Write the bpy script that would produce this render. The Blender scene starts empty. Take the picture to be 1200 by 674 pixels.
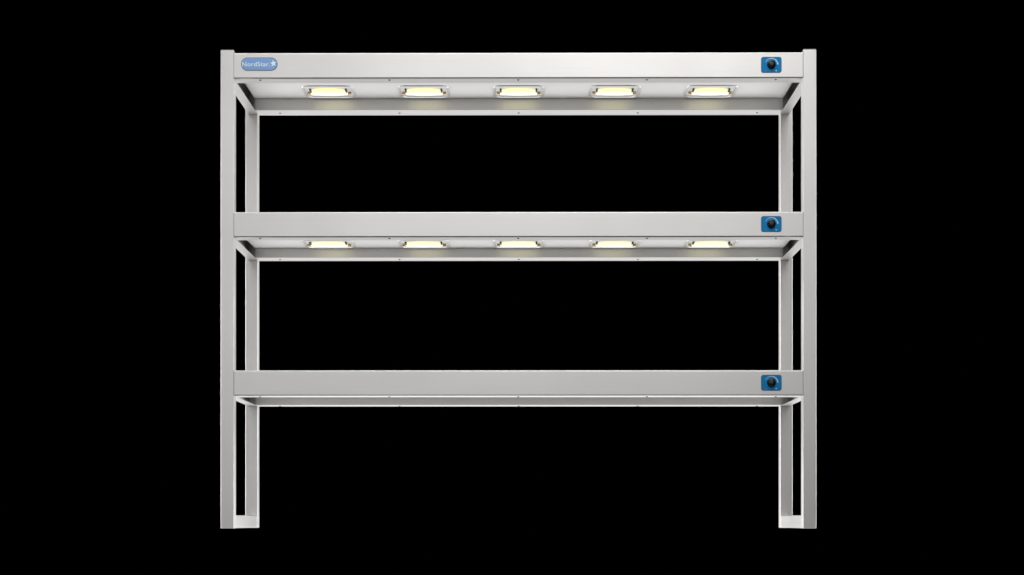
import bpy, bmesh, math
from mathutils import Matrix, Vector
S = bpy.context.scene
COL = S.collection
U = 0.002            # metres per unit of the measured drawing (front plane)
FOOT = 8.2           # units from eye level down to the floor line

# ---------------------------------------------------------------- materials
def mat(name):
    m = bpy.data.materials.new(name); m.use_nodes = True
    return m, m.node_tree.nodes, m.node_tree.links, m.node_tree.nodes['Principled BSDF']

def steel(name, base, rough, axis, streak=0.05, bump=0.02, metallic=1.0):
    """brushed stainless steel; axis = direction the brushing runs along"""
    m, n, l, b = mat(name)
    tc = n.new('ShaderNodeTexCoord'); mp = n.new('ShaderNodeMapping')
    l.new(tc.outputs['Object'], mp.inputs['Vector'])
    sc = [900, 900, 900]; sc['xyz'.index(axis)] = 6
    mp.inputs['Scale'].default_value = sc
    nz = n.new('ShaderNodeTexNoise'); nz.inputs['Scale'].default_value = 1.0
    nz.inputs['Detail'].default_value = 3
    l.new(mp.outputs['Vector'], nz.inputs['Vector'])
    big = n.new('ShaderNodeTexNoise'); big.inputs['Scale'].default_value = 3.5
    big.inputs['Detail'].default_value = 3
    l.new(tc.outputs['Object'], big.inputs['Vector'])
    mr = n.new('ShaderNodeMapRange')
    mr.inputs['To Min'].default_value = rough - streak; mr.inputs['To Max'].default_value = rough + streak
    l.new(nz.outputs['Fac'], mr.inputs['Value'])
    ad = n.new('ShaderNodeMath'); ad.operation = 'MULTIPLY_ADD'
    ad.inputs[1].default_value = 0.10; 
    l.new(big.outputs['Fac'], ad.inputs[0]); l.new(mr.outputs['Result'], ad.inputs[2])
    l.new(ad.outputs[0], b.inputs['Roughness'])
    cr = n.new('ShaderNodeMapRange')
    cr.inputs['To Min'].default_value = 0.955; cr.inputs['To Max'].default_value = 1.03
    l.new(nz.outputs['Fac'], cr.inputs['Value'])
    mx = n.new('ShaderNodeVectorMath'); mx.operation = 'SCALE'
    mx.inputs[0].default_value = base; l.new(cr.outputs['Result'], mx.inputs['Scale'])
    l.new(mx.outputs[0], b.inputs['Base Color'])
    b.inputs['Metallic'].default_value = metallic
    bp = n.new('ShaderNodeBump'); bp.inputs['Strength'].default_value = bump; bp.inputs['Distance'].default_value = 0.001
    l.new(nz.outputs['Fac'], bp.inputs['Height']); l.new(bp.outputs['Normal'], b.inputs['Normal'])
    return m

def plain(name, base, rough, metallic=0.0, coat=0.0, mottling=0.06, spec=.5):
    m, n, l, b = mat(name)
    tc = n.new('ShaderNodeTexCoord'); nz = n.new('ShaderNodeTexNoise')
    nz.inputs['Scale'].default_value = 180; l.new(tc.outputs['Object'], nz.inputs['Vector'])
    mr = n.new('ShaderNodeMapRange')
    mr.inputs['To Min'].default_value = 1 - mottling; mr.inputs['To Max'].default_value = 1 + mottling
    l.new(nz.outputs['Fac'], mr.inputs['Value'])
    mx = n.new('ShaderNodeVectorMath'); mx.operation = 'SCALE'; mx.inputs[0].default_value = base
    l.new(mr.outputs['Result'], mx.inputs['Scale']); l.new(mx.outputs[0], b.inputs['Base Color'])
    b.inputs['Roughness'].default_value = rough; b.inputs['Metallic'].default_value = metallic
    b.inputs['Coat Weight'].default_value = coat; b.inputs['Specular IOR Level'].default_value = spec
    return m

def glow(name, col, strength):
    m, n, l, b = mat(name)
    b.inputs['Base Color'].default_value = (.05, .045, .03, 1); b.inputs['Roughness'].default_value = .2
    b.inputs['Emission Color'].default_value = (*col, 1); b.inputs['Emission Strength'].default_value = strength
    return m

BASE = (.72, .71, .695)
M_X = steel('brushed_steel_along_x', BASE, .36, 'x')
M_Y = steel('brushed_steel_along_y', BASE, .36, 'y')
M_Z = steel('brushed_steel_along_z', BASE, .36, 'z')
M_PANEL = steel('satin_steel_liner', (.86, .855, .84), .42, 'x', metallic=.45)
M_SCREW = plain('screw_steel', (.08, .08, .08), .45, .8)
M_CHROME = plain('polished_rim', (.76, .75, .74), .34, .7)
M_BRASS = plain('brass_socket', (.92, .68, .42), .36, .6)
M_BLACK = plain('black_ceramic', (.012, .010, .008), .5)
M_CAP = plain('grey_plastic_plug', (.10, .10, .10), .5)
M_KNOB = plain('black_knob_plastic', (.010, .010, .011), .30)
M_POINT = plain('grey_pointer', (.20, .20, .21), .4)
M_BLUE = plain('blue_dial_plate', (.022, .30, .68), .5, .3, spec=.15)
M_BLUE_RIM = plain('dark_blue_plate_edge', (.008, .11, .28), .5, spec=.15)
M_ARC = plain('pale_blue_print', (.45, .80, 1.0), .45, .6)
M_FAINT = plain('faint_blue_print', (.16, .42, .75), .5, spec=.2)
M_BADGE = plain('badge_blue', (.27, .44, .76), .42, .7)
M_BADGE_RIM = plain('badge_edge', (.08, .15, .34), .5, spec=.2)
M_PRINT = plain('badge_print', (.78, .93, 1.0), .4, .8)
M_TUBE = glow('glowing_quartz', (1.0, .98, .80), 1.1)
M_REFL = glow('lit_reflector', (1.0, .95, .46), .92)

# ---------------------------------------------------------------- helpers
def link(name, bm, m, parent, bevel=0, seg=3, smooth=True, weighted=False):
    me = bpy.data.meshes.new(name)
    bmesh.ops.recalc_face_normals(bm, faces=bm.faces)
    if bevel:
        es = [e for e in bm.edges if len(e.link_faces) == 2 and e.calc_face_angle(0) > .6]
        bmesh.ops.bevel(bm, geom=es, offset=bevel, segments=seg, affect='EDGES', profile=.5)
    bm.to_mesh(me); bm.free()
    o = bpy.data.objects.new(name, me); COL.objects.link(o)
    me.materials.append(m); o.parent = parent
    if smooth:
        for p in me.polygons: p.use_smooth = True
        me.set_sharp_from_angle(angle=math.radians(38))
        if bevel or weighted:
            w = o.modifiers.new('weighted', 'WEIGHTED_NORMAL'); w.keep_sharp = True
    return o

def beam_box(x0, x1, y0, y1, z0, z1, r):
    bm = bmesh.new(); box(bm, x0, x1, y0, y1, z0, z1)
    es = [e for e in bm.edges if abs(e.verts[0].co.x-e.verts[1].co.x) > .1]
    bmesh.ops.bevel(bm, geom=es, offset=r, segments=6, affect='EDGES', profile=.5)
    return bm

def box(bm, x0, x1, y0, y1, z0, z1):
    r = bmesh.ops.create_cube(bm, size=1)
    bmesh.ops.scale(bm, vec=(x1-x0, y1-y0, z1-z0), verts=r['verts'])
    bmesh.ops.translate(bm, vec=((x0+x1)/2, (y0+y1)/2, (z0+z1)/2), verts=r['verts'])
    return r['verts']

def rrect(w, h, r, n=8):
    pts = []
    for cx, cy, a0 in ((w/2-r, h/2-r, 0), (-w/2+r, h/2-r, 90), (-w/2+r, -h/2+r, 180), (w/2-r, -h/2+r, 270)):
        for k in range(n+1):
            a = math.radians(a0 + 90*k/n); pts.append((cx+r*math.cos(a), cy+r*math.sin(a)))
    return pts

def extrude(bm, pts, d0, d1, M=Matrix()):
    """closed outline extruded along local z from d0 to d1, then moved by M"""
    a = [bm.verts.new(M @ Vector((x, y, d0))) for x, y in pts]
    b = [bm.verts.new(M @ Vector((x, y, d1))) for x, y in pts]
    n = len(pts)
    bm.faces.new(a[::-1]); bm.faces.new(b)
    for i in range(n): bm.faces.new((a[i], a[(i+1) % n], b[(i+1) % n], b[i]))

def cyl(bm, r0, r1, d0, d1, M, seg=32):
    a = [bm.verts.new(M @ Vector((r0*math.cos(t), r0*math.sin(t), d0))) for t in [2*math.pi*k/seg for k in range(seg)]]
    b = [bm.verts.new(M @ Vector((r1*math.cos(t), r1*math.sin(t), d1))) for t in [2*math.pi*k/seg for k in range(seg)]]
    bm.faces.new(a[::-1]); bm.faces.new(b)
    for i in range(seg): bm.faces.new((a[i], a[(i+1) % seg], b[(i+1) % seg], b[i]))

FRONT = Matrix.Rotation(math.radians(90), 4, 'X')      # local (x, y, depth) -> (x, z, towards the viewer)
def front_at(x, z, y=0): return Matrix.Translation((x, y, z)) @ FRONT
def X(o): return o*U
def Z(h): return (h+FOOT)*U

# ---------------------------------------------------------------- the thing
root = bpy.data.objects.new('heated_gantry_shelf', None); COL.objects.link(root)
root['label'] = 'three tier stainless steel serving shelf with ten glowing heat lamps and blue dial plates'
root['category'] = 'shelf'
root.location = (1.35*U, 0, 0); root.rotation_euler = (0, 0, math.radians(-.25))

XI, XO = X(333.5), X(349.0)        # inner and outer side of the posts
TOP = Z(552.6)
YP = [(0, .030), (.365, .394)]     # front posts, rear posts
for y0, y1 in YP:
    for s in (-1, 1):
        bm = bmesh.new()
        x0, x1 = sorted((s*XI, s*XO))
        box(bm, x0, x1, y0, y1, 0, TOP)
        post = link('post', bm, M_Z, root, .0011, 4)
        # dark plastic plug closing the tube, a hair inside its edges
        bm = bmesh.new(); box(bm, x0+.0012, x1-.0012, y0+.0012, y1-.0012, TOP+.0001, TOP+.0022)
        link('end_cap', bm, M_CAP, post, .0006, 2)

# bottom rails joining front and rear foot
for s in (-1, 1):
    bm = bmesh.new(); x0, x1 = sorted((s*X(333.6), s*X(345)))
    box(bm, x0, x1, .0302, .3648, .0004, Z(7.2))
    link('foot_rail', bm, M_Y, root, .0015, 3)

TIERS = [dict(lo=519.1, hi=549.5, pan=533.9, lamps=True), dict(lo=332.9, hi=362.8, pan=345.0, lamps=True),
         dict(lo=146.8, hi=177.1, pan=159.0, lamps=False)]
YB, YR0, YR1 = .045, .318, .373    # rear face of front beam; rear beam faces
SCREW_X = [-303.6, -151.6, 0, 151.2, 302.6]
LAMP_X = [-235.5, -117.5, 0, 118.8, 238]
LAMP_Y = .244

def screw(parent, x, y, z):
    bm = bmesh.new(); M = Matrix.Translation((x, y, z)) @ Matrix.Rotation(math.pi, 4, 'X')
    cyl(bm, .0030, .0020, 0, .0014, M, 16)
    cyl(bm, .0012, .0012, .0014, .0017, M, 6)
    return link('screw', bm, M_SCREW, parent)

lamp_src = dial_src = None
def make_lamp():
    lamp_parts = []
    # polished frame: rounded rectangular ring hanging just below the panel
    bm = bmesh.new()
    w, d = .128, .118
    rings = [(0, 0, 0), (0, -.0012, .0), (.0012, -.0022, 0), (.0034, -.0026, 0), (.0052, -.0018, 0), (.0068, -.0004, 0)]
    loops = []
    for ins, z, _ in rings:
        loops.append([bm.verts.new((x, y, z)) for x, y in rrect(w-2*ins, d-2*ins, .024-ins, 8)])
    for a, b in zip(loops, loops[1:]):
        n = len(a)
        for i in range(n): bm.faces.new((a[i], a[(i+1) % n], b[(i+1) % n], b[i]))
    frame = link('heat_lamp', bm, M_CHROME, root)
    # glowing reflector dish
    bm = bmesh.new(); loops = []
    for w2, d2, r2, z in ((.090, .078, .034, -.0002), (.088, .076, .033, -.0014), (.080, .066, .030, -.0020)):
        loops.append([bm.verts.new((x, y+.002, z)) for x, y in rrect(w2, d2, r2, 8)])
    for a, b in zip(loops, loops[1:]):
        n = len(a)
        for i in range(n): bm.faces.new((a[i], a[(i+1) % n], b[(i+1) % n], b[i]))
    bm.faces.new(loops[-1]); link('reflector', bm, M_REFL, frame)
    # quartz tube
    bm = bmesh.new(); prof = [(-.0465, .0030), (-.0445, .0052), (-.040, .0062), (0, .0065), (.040, .0062), (.0445, .0052), (.0465, .0030)]
    prev = None; seg = 24; loops = []
    for px, r in prof:
        loops.append([bm.verts.new((px, .012+r*1.5*math.cos(2*math.pi*k/seg), -.0010+r*.85*math.sin(2*math.pi*k/seg))) for k in range(seg)])
    for a, b in zip(loops, loops[1:]):
        for i in range(seg): bm.faces.new((a[i], a[(i+1) % seg], b[(i+1) % seg], b[i]))
    bm.faces.new(loops[0]); bm.faces.new(loops[-1]); link('quartz_tube', bm, M_TUBE, frame)
    for s in (-1, 1):
        bm = bmesh.new()
        M = Matrix.Translation((0, .008, -.0030)) @ Matrix.Rotation(s*math.pi/2, 4, 'Y')
        cyl(bm, .0036, .0036, .0462, .0500, M, 20); cyl(bm, .0034, .0026, .0500, .0545, M, 20)
        link('socket', bm, M_BRASS, frame)
        bm = bmesh.new(); x0, x1 = sorted((s*.0420, s*.0462))
        box(bm, x0, x1, -.028, -.004, -.0042, -.0001)
        link('bracket', bm, M_BLACK, frame, .0006, 2)
    return frame

def copy_part(src, **kw):
    c = src.copy(); COL.objects.link(c); c.parent = root
    for ch in src.children:
        d = ch.copy(); COL.objects.link(d); d.parent = c
    return c

def make_dial():
    w, h = 24.0*U, 18.5*U
    bm = bmesh.new(); extrude(bm, rrect(w, h, 2.7*U, 8), -.0002, .0010, FRONT)
    plate = link('dial_plate', bm, M_BLUE_RIM, root)
    bm = bmesh.new(); extrude(bm, rrect(w-.0016, h-.0016, 2.4*U, 8), .0009, .0013, FRONT)
    link('plate_face', bm, M_BLUE, plate)
    # printed scale: a crescent that widens clockwise
    bm = bmesh.new(); n = 40; a0, a1 = math.radians(158), math.radians(2); R = 7.5*U
    lo, hi, lo2, hi2 = [], [], [], []
    for k in range(n+1):
        f = k/n; a = a0+(a1-a0)*f; t = (.16+.62*f)*U
        for arr, rr, dd in ((lo, R-t, .0013), (hi, R+t, .0013), (lo2, R-t, .0015), (hi2, R+t, .0015)):
            arr.append(bm.verts.new(FRONT @ Vector((rr*math.cos(a), rr*math.sin(a), dd))))
    for k in range(n):
        bm.faces.new((lo2[k], lo2[k+1], hi2[k+1], hi2[k])); bm.faces.new((lo[k], lo[k+1], lo2[k+1], lo2[k]))
        bm.faces.new((hi[k], hi[k+1], hi2[k+1], hi2[k]))
    link('scale_mark', bm, M_ARC, plate, smooth=False)
    for x, m_ in ((-6.4, M_FAINT), (5.6, M_ARC)):
        bm = bmesh.new()
        extrude(bm, rrect(2.0*U, .8*U, .35*U, 4), .0012, .0015, FRONT @ Matrix.Translation((x*U, -6.9*U, 0)))
        if x > 0: extrude(bm, rrect(.8*U, 1.9*U, .35*U, 4), .0012, .00155, FRONT @ Matrix.Translation((x*U, -6.9*U, 0)))
        link('scale_mark', bm, m_, plate, smooth=False)
    # knob: skirt, grip with flutes, domed cap
    bm = bmesh.new(); seg = 96; loops = []
    for r, d, fl in ((.0102, .0014, 0), (.0102, .0030, 0), (.0096, .0036, 0), (.0088, .0040, .0005), (.0084, .0120, .0005), (.0078, .0136, .0003), (.0062, .0146, 0), (.0030, .0150, 0)):
        loops.append([bm.verts.new(FRONT @ Vector(((r-fl*(.5+.5*math.cos(12*t)))*math.cos(t), (r-fl*(.5+.5*math.cos(12*t)))*math.sin(t), d))) for t in [2*math.pi*k/seg for k in range(seg)]])
    for a, b in zip(loops, loops[1:]):
        for i in range(seg): bm.faces.new((a[i], a[(i+1) % seg], b[(i+1) % seg], b[i]))
    bm.faces.new(loops[0][::-1]); bm.faces.new(loops[-1])
    link('knob', bm, M_KNOB, plate)
    bm = bmesh.new(); a = math.radians(162)
    extrude(bm, rrect(.0042, .0011, .0005, 4), .0136, .0151, FRONT @ Matrix.Rotation(a, 4, 'Z') @ Matrix.Translation((.0050, 0, 0)))
    link('pointer', bm, M_POINT, plate)
    return plate

for ti, T in enumerate(TIERS):
    z0, z1, zp = Z(T['lo']), Z(T['hi']), Z(T['pan'])
    bm = beam_box(-X(333.35), X(333.35), .0006, YB, z0, z1, .0036)
    fb = link('front_beam', bm, M_X, root, weighted=True)
    bm = beam_box(-X(333.2), X(333.2), YR0, YR1, z0, z1, .0015)
    rb = link('rear_beam', bm, M_X, root, weighted=True)
    for s in (-1, 1):
        bm = bmesh.new(); x0, x1 = sorted((s*X(333.6), s*X(344.8)))
        xi, xo, t_ = X(333.6), X(344.8), .0015
        prof = [(xi, z0+.0003), (xo, z0+.0003), (xo, z1-.0003), (xi, z1-.0003), (xi, z1-.0003-t_), (xo-t_, z1-.0003-t_), (xo-t_, z0+.0003+t_), (xi, z0+.0003+t_)]
        extrude(bm, [(s*a, b) for a, b in prof], -.3648, -.0302, FRONT)
        link('side_rail', bm, M_Y, root, .0004, 2)
    bm = bmesh.new(); box(bm, -X(333.3), X(333.3), YB+.0004, YR0-.0004, zp, zp+.0015)
    link('underside_panel', bm, M_PANEL, root, smooth=False)
    bm = bmesh.new(); box(bm, -X(333.3), X(333.3), YB+.0004, YR0-.0004, z1-.0035, z1-.0010)
    link('shelf_top', bm, M_X, root, smooth=False)
    for sx in SCREW_X:
        screw(fb, X(sx), .0135, z0); screw(rb, X(sx), .346, z0)
    if T['lamps']:
        for lx in LAMP_X:
            if lamp_src is None: lamp_src = make_lamp(); o = lamp_src
            else: o = copy_part(lamp_src)
            o.location = (X(lx), LAMP_Y, zp)
    if dial_src is None: dial_src = make_dial(); o = dial_src
    else: o = copy_part(dial_src)
    o.location = (X(296.4), .0006, (z0+z1)/2 + .3*U)

# ---------------------------------------------------------------- badge on the top beam
T = TIERS[0]; bx, bz = X(-303.7), (Z(T['lo'])+Z(T['hi']))/2 + 1.9*U
bw, bh = 42.8*U, 15.2*U
bm = bmesh.new(); extrude(bm, rrect(bw, bh, bh/2-.0001, 14), -.0002, .0012, FRONT)
badge = link('badge', bm, M_BADGE_RIM, root); badge.location = (bx, .0006, bz)
bm = bmesh.new(); extrude(bm, rrect(bw-.0022, bh-.0022, bh/2-.0013, 14), .0011, .0015, FRONT)
link('badge_face', bm, M_BADGE, badge)
cu = bpy.data.curves.new('lettering', 'FONT'); cu.body = 'NordStar.'; cu.size = 1; cu.extrude = 0.02; cu.space_character = 1.08; cu.offset = .010
to = bpy.data.objects.new('lettering', cu); COL.objects.link(to)
bpy.context.view_layer.update()
me = bpy.data.meshes.new_from_object(to.evaluated_get(bpy.context.evaluated_depsgraph_get()))
bpy.data.objects.remove(to)
xs = [v.co.x for v in me.vertices]; ys = [v.co.y for v in me.vertices]
wx = max(xs)-min(xs); cap = .73
tw, th = 32.6*U, 5.2*U
for v in me.vertices:
    x = (v.co.x-min(xs))/wx*tw - 20.0*U; y = v.co.y/cap*th - 2.7*U
    v.co = FRONT @ Vector((x, y, .00155 + (.00035 if v.co.z > 0 else 0)))
me.name = 'lettering'; me.materials.clear(); me.materials.append(M_PRINT)
lt = bpy.data.objects.new('lettering', me); COL.objects.link(lt); lt.parent = badge
bm = bmesh.new(); pts = []
for k in range(10):
    a = math.radians(90+36*k+8); r = (4.4 if k % 2 == 0 else 1.75)*U
    pts.append((r*math.cos(a)*.95, r*math.sin(a)))
extrude(bm, pts, .0014, .0019, FRONT @ Matrix.Translation((16.6*U, .6*U, 0)))
link('star_emblem', bm, M_PRINT, badge, smooth=False)

# ---------------------------------------------------------------- camera
cam = bpy.data.cameras.new('camera'); co = bpy.data.objects.new('camera', cam); COL.objects.link(co)
co.location = (0, -4.1, FOOT*U); co.rotation_euler = (math.radians(90), 0, 0)
cam.sensor_width = 36; cam.lens = 36*4.1/(1200*U)
cam.shift_x = (600-606)/1200; cam.shift_y = (611-337)/1200
cam.clip_start = .1; cam.clip_end = 200
S.camera = co

# ---------------------------------------------------------------- light: studio softboxes on a black set
w = bpy.data.worlds.new('World'); S.world = w; w.use_nodes = True
w.node_tree.nodes['Background'].inputs['Color'].default_value = (0, 0, 0, 1)
w.node_tree.nodes['Background'].inputs['Strength'].default_value = 0
def softbox(name, loc, target, sx, sy, power, col=(1, 1, 1)):
    l = bpy.data.lights.new(name, 'AREA'); l.shape = 'RECTANGLE'; l.size = sx; l.size_y = sy; l.energy = power; l.color = col
    o = bpy.data.objects.new(name, l); COL.objects.link(o); o.location = loc
    o.rotation_euler = (Vector(target)-Vector(loc)).to_track_quat('-Z', 'Y').to_euler()
    return o
softbox('key_softbox', (.6, -3.6, 2.9), (.5, 0, 1.1), 1.0, 1.0, 15.5, (1, .985, .97))
softbox('high_softbox', (0, -5.5, 2.8), (0, 0, .8), 5, 1.6, 43)
softbox('front_softbox', (-.3, -6.5, 1.0), (0, 0, .5), 5, 2.0, 36)
softbox('low_front_softbox', (-2.1, -5, -.1), (-.7, 0, .2), 1.2, .8, 4)
softbox('top_softbox', (.2, -.35, 2.9), (.1, -.05, .8), 3.0, .4, 40)
softbox('floor_softbox', (0, 4.5, -.9), (0, 4.5, 5), 9, 9, 235)
softbox('under_softbox', (0, 1.6, -2.6), (0, .2, 1), 4, 2, 54)
softbox('right_softbox', (3.6, 2.2, .6), (-.4, .2, .5), 2.5, 2.5, 250)
softbox('left_softbox', (-3.6, 2.2, .6), (.4, .2, .5), 2.5, 2.5, 300)

S.view_settings.view_transform = 'Standard'; S.view_settings.look = 'None'
S.view_settings.exposure = 0; S.view_settings.gamma = 1
S.render.engine = 'CYCLES'
S.cycles.max_bounces = 8; S.cycles.use_denoising = True
S.render.film_transparent = False
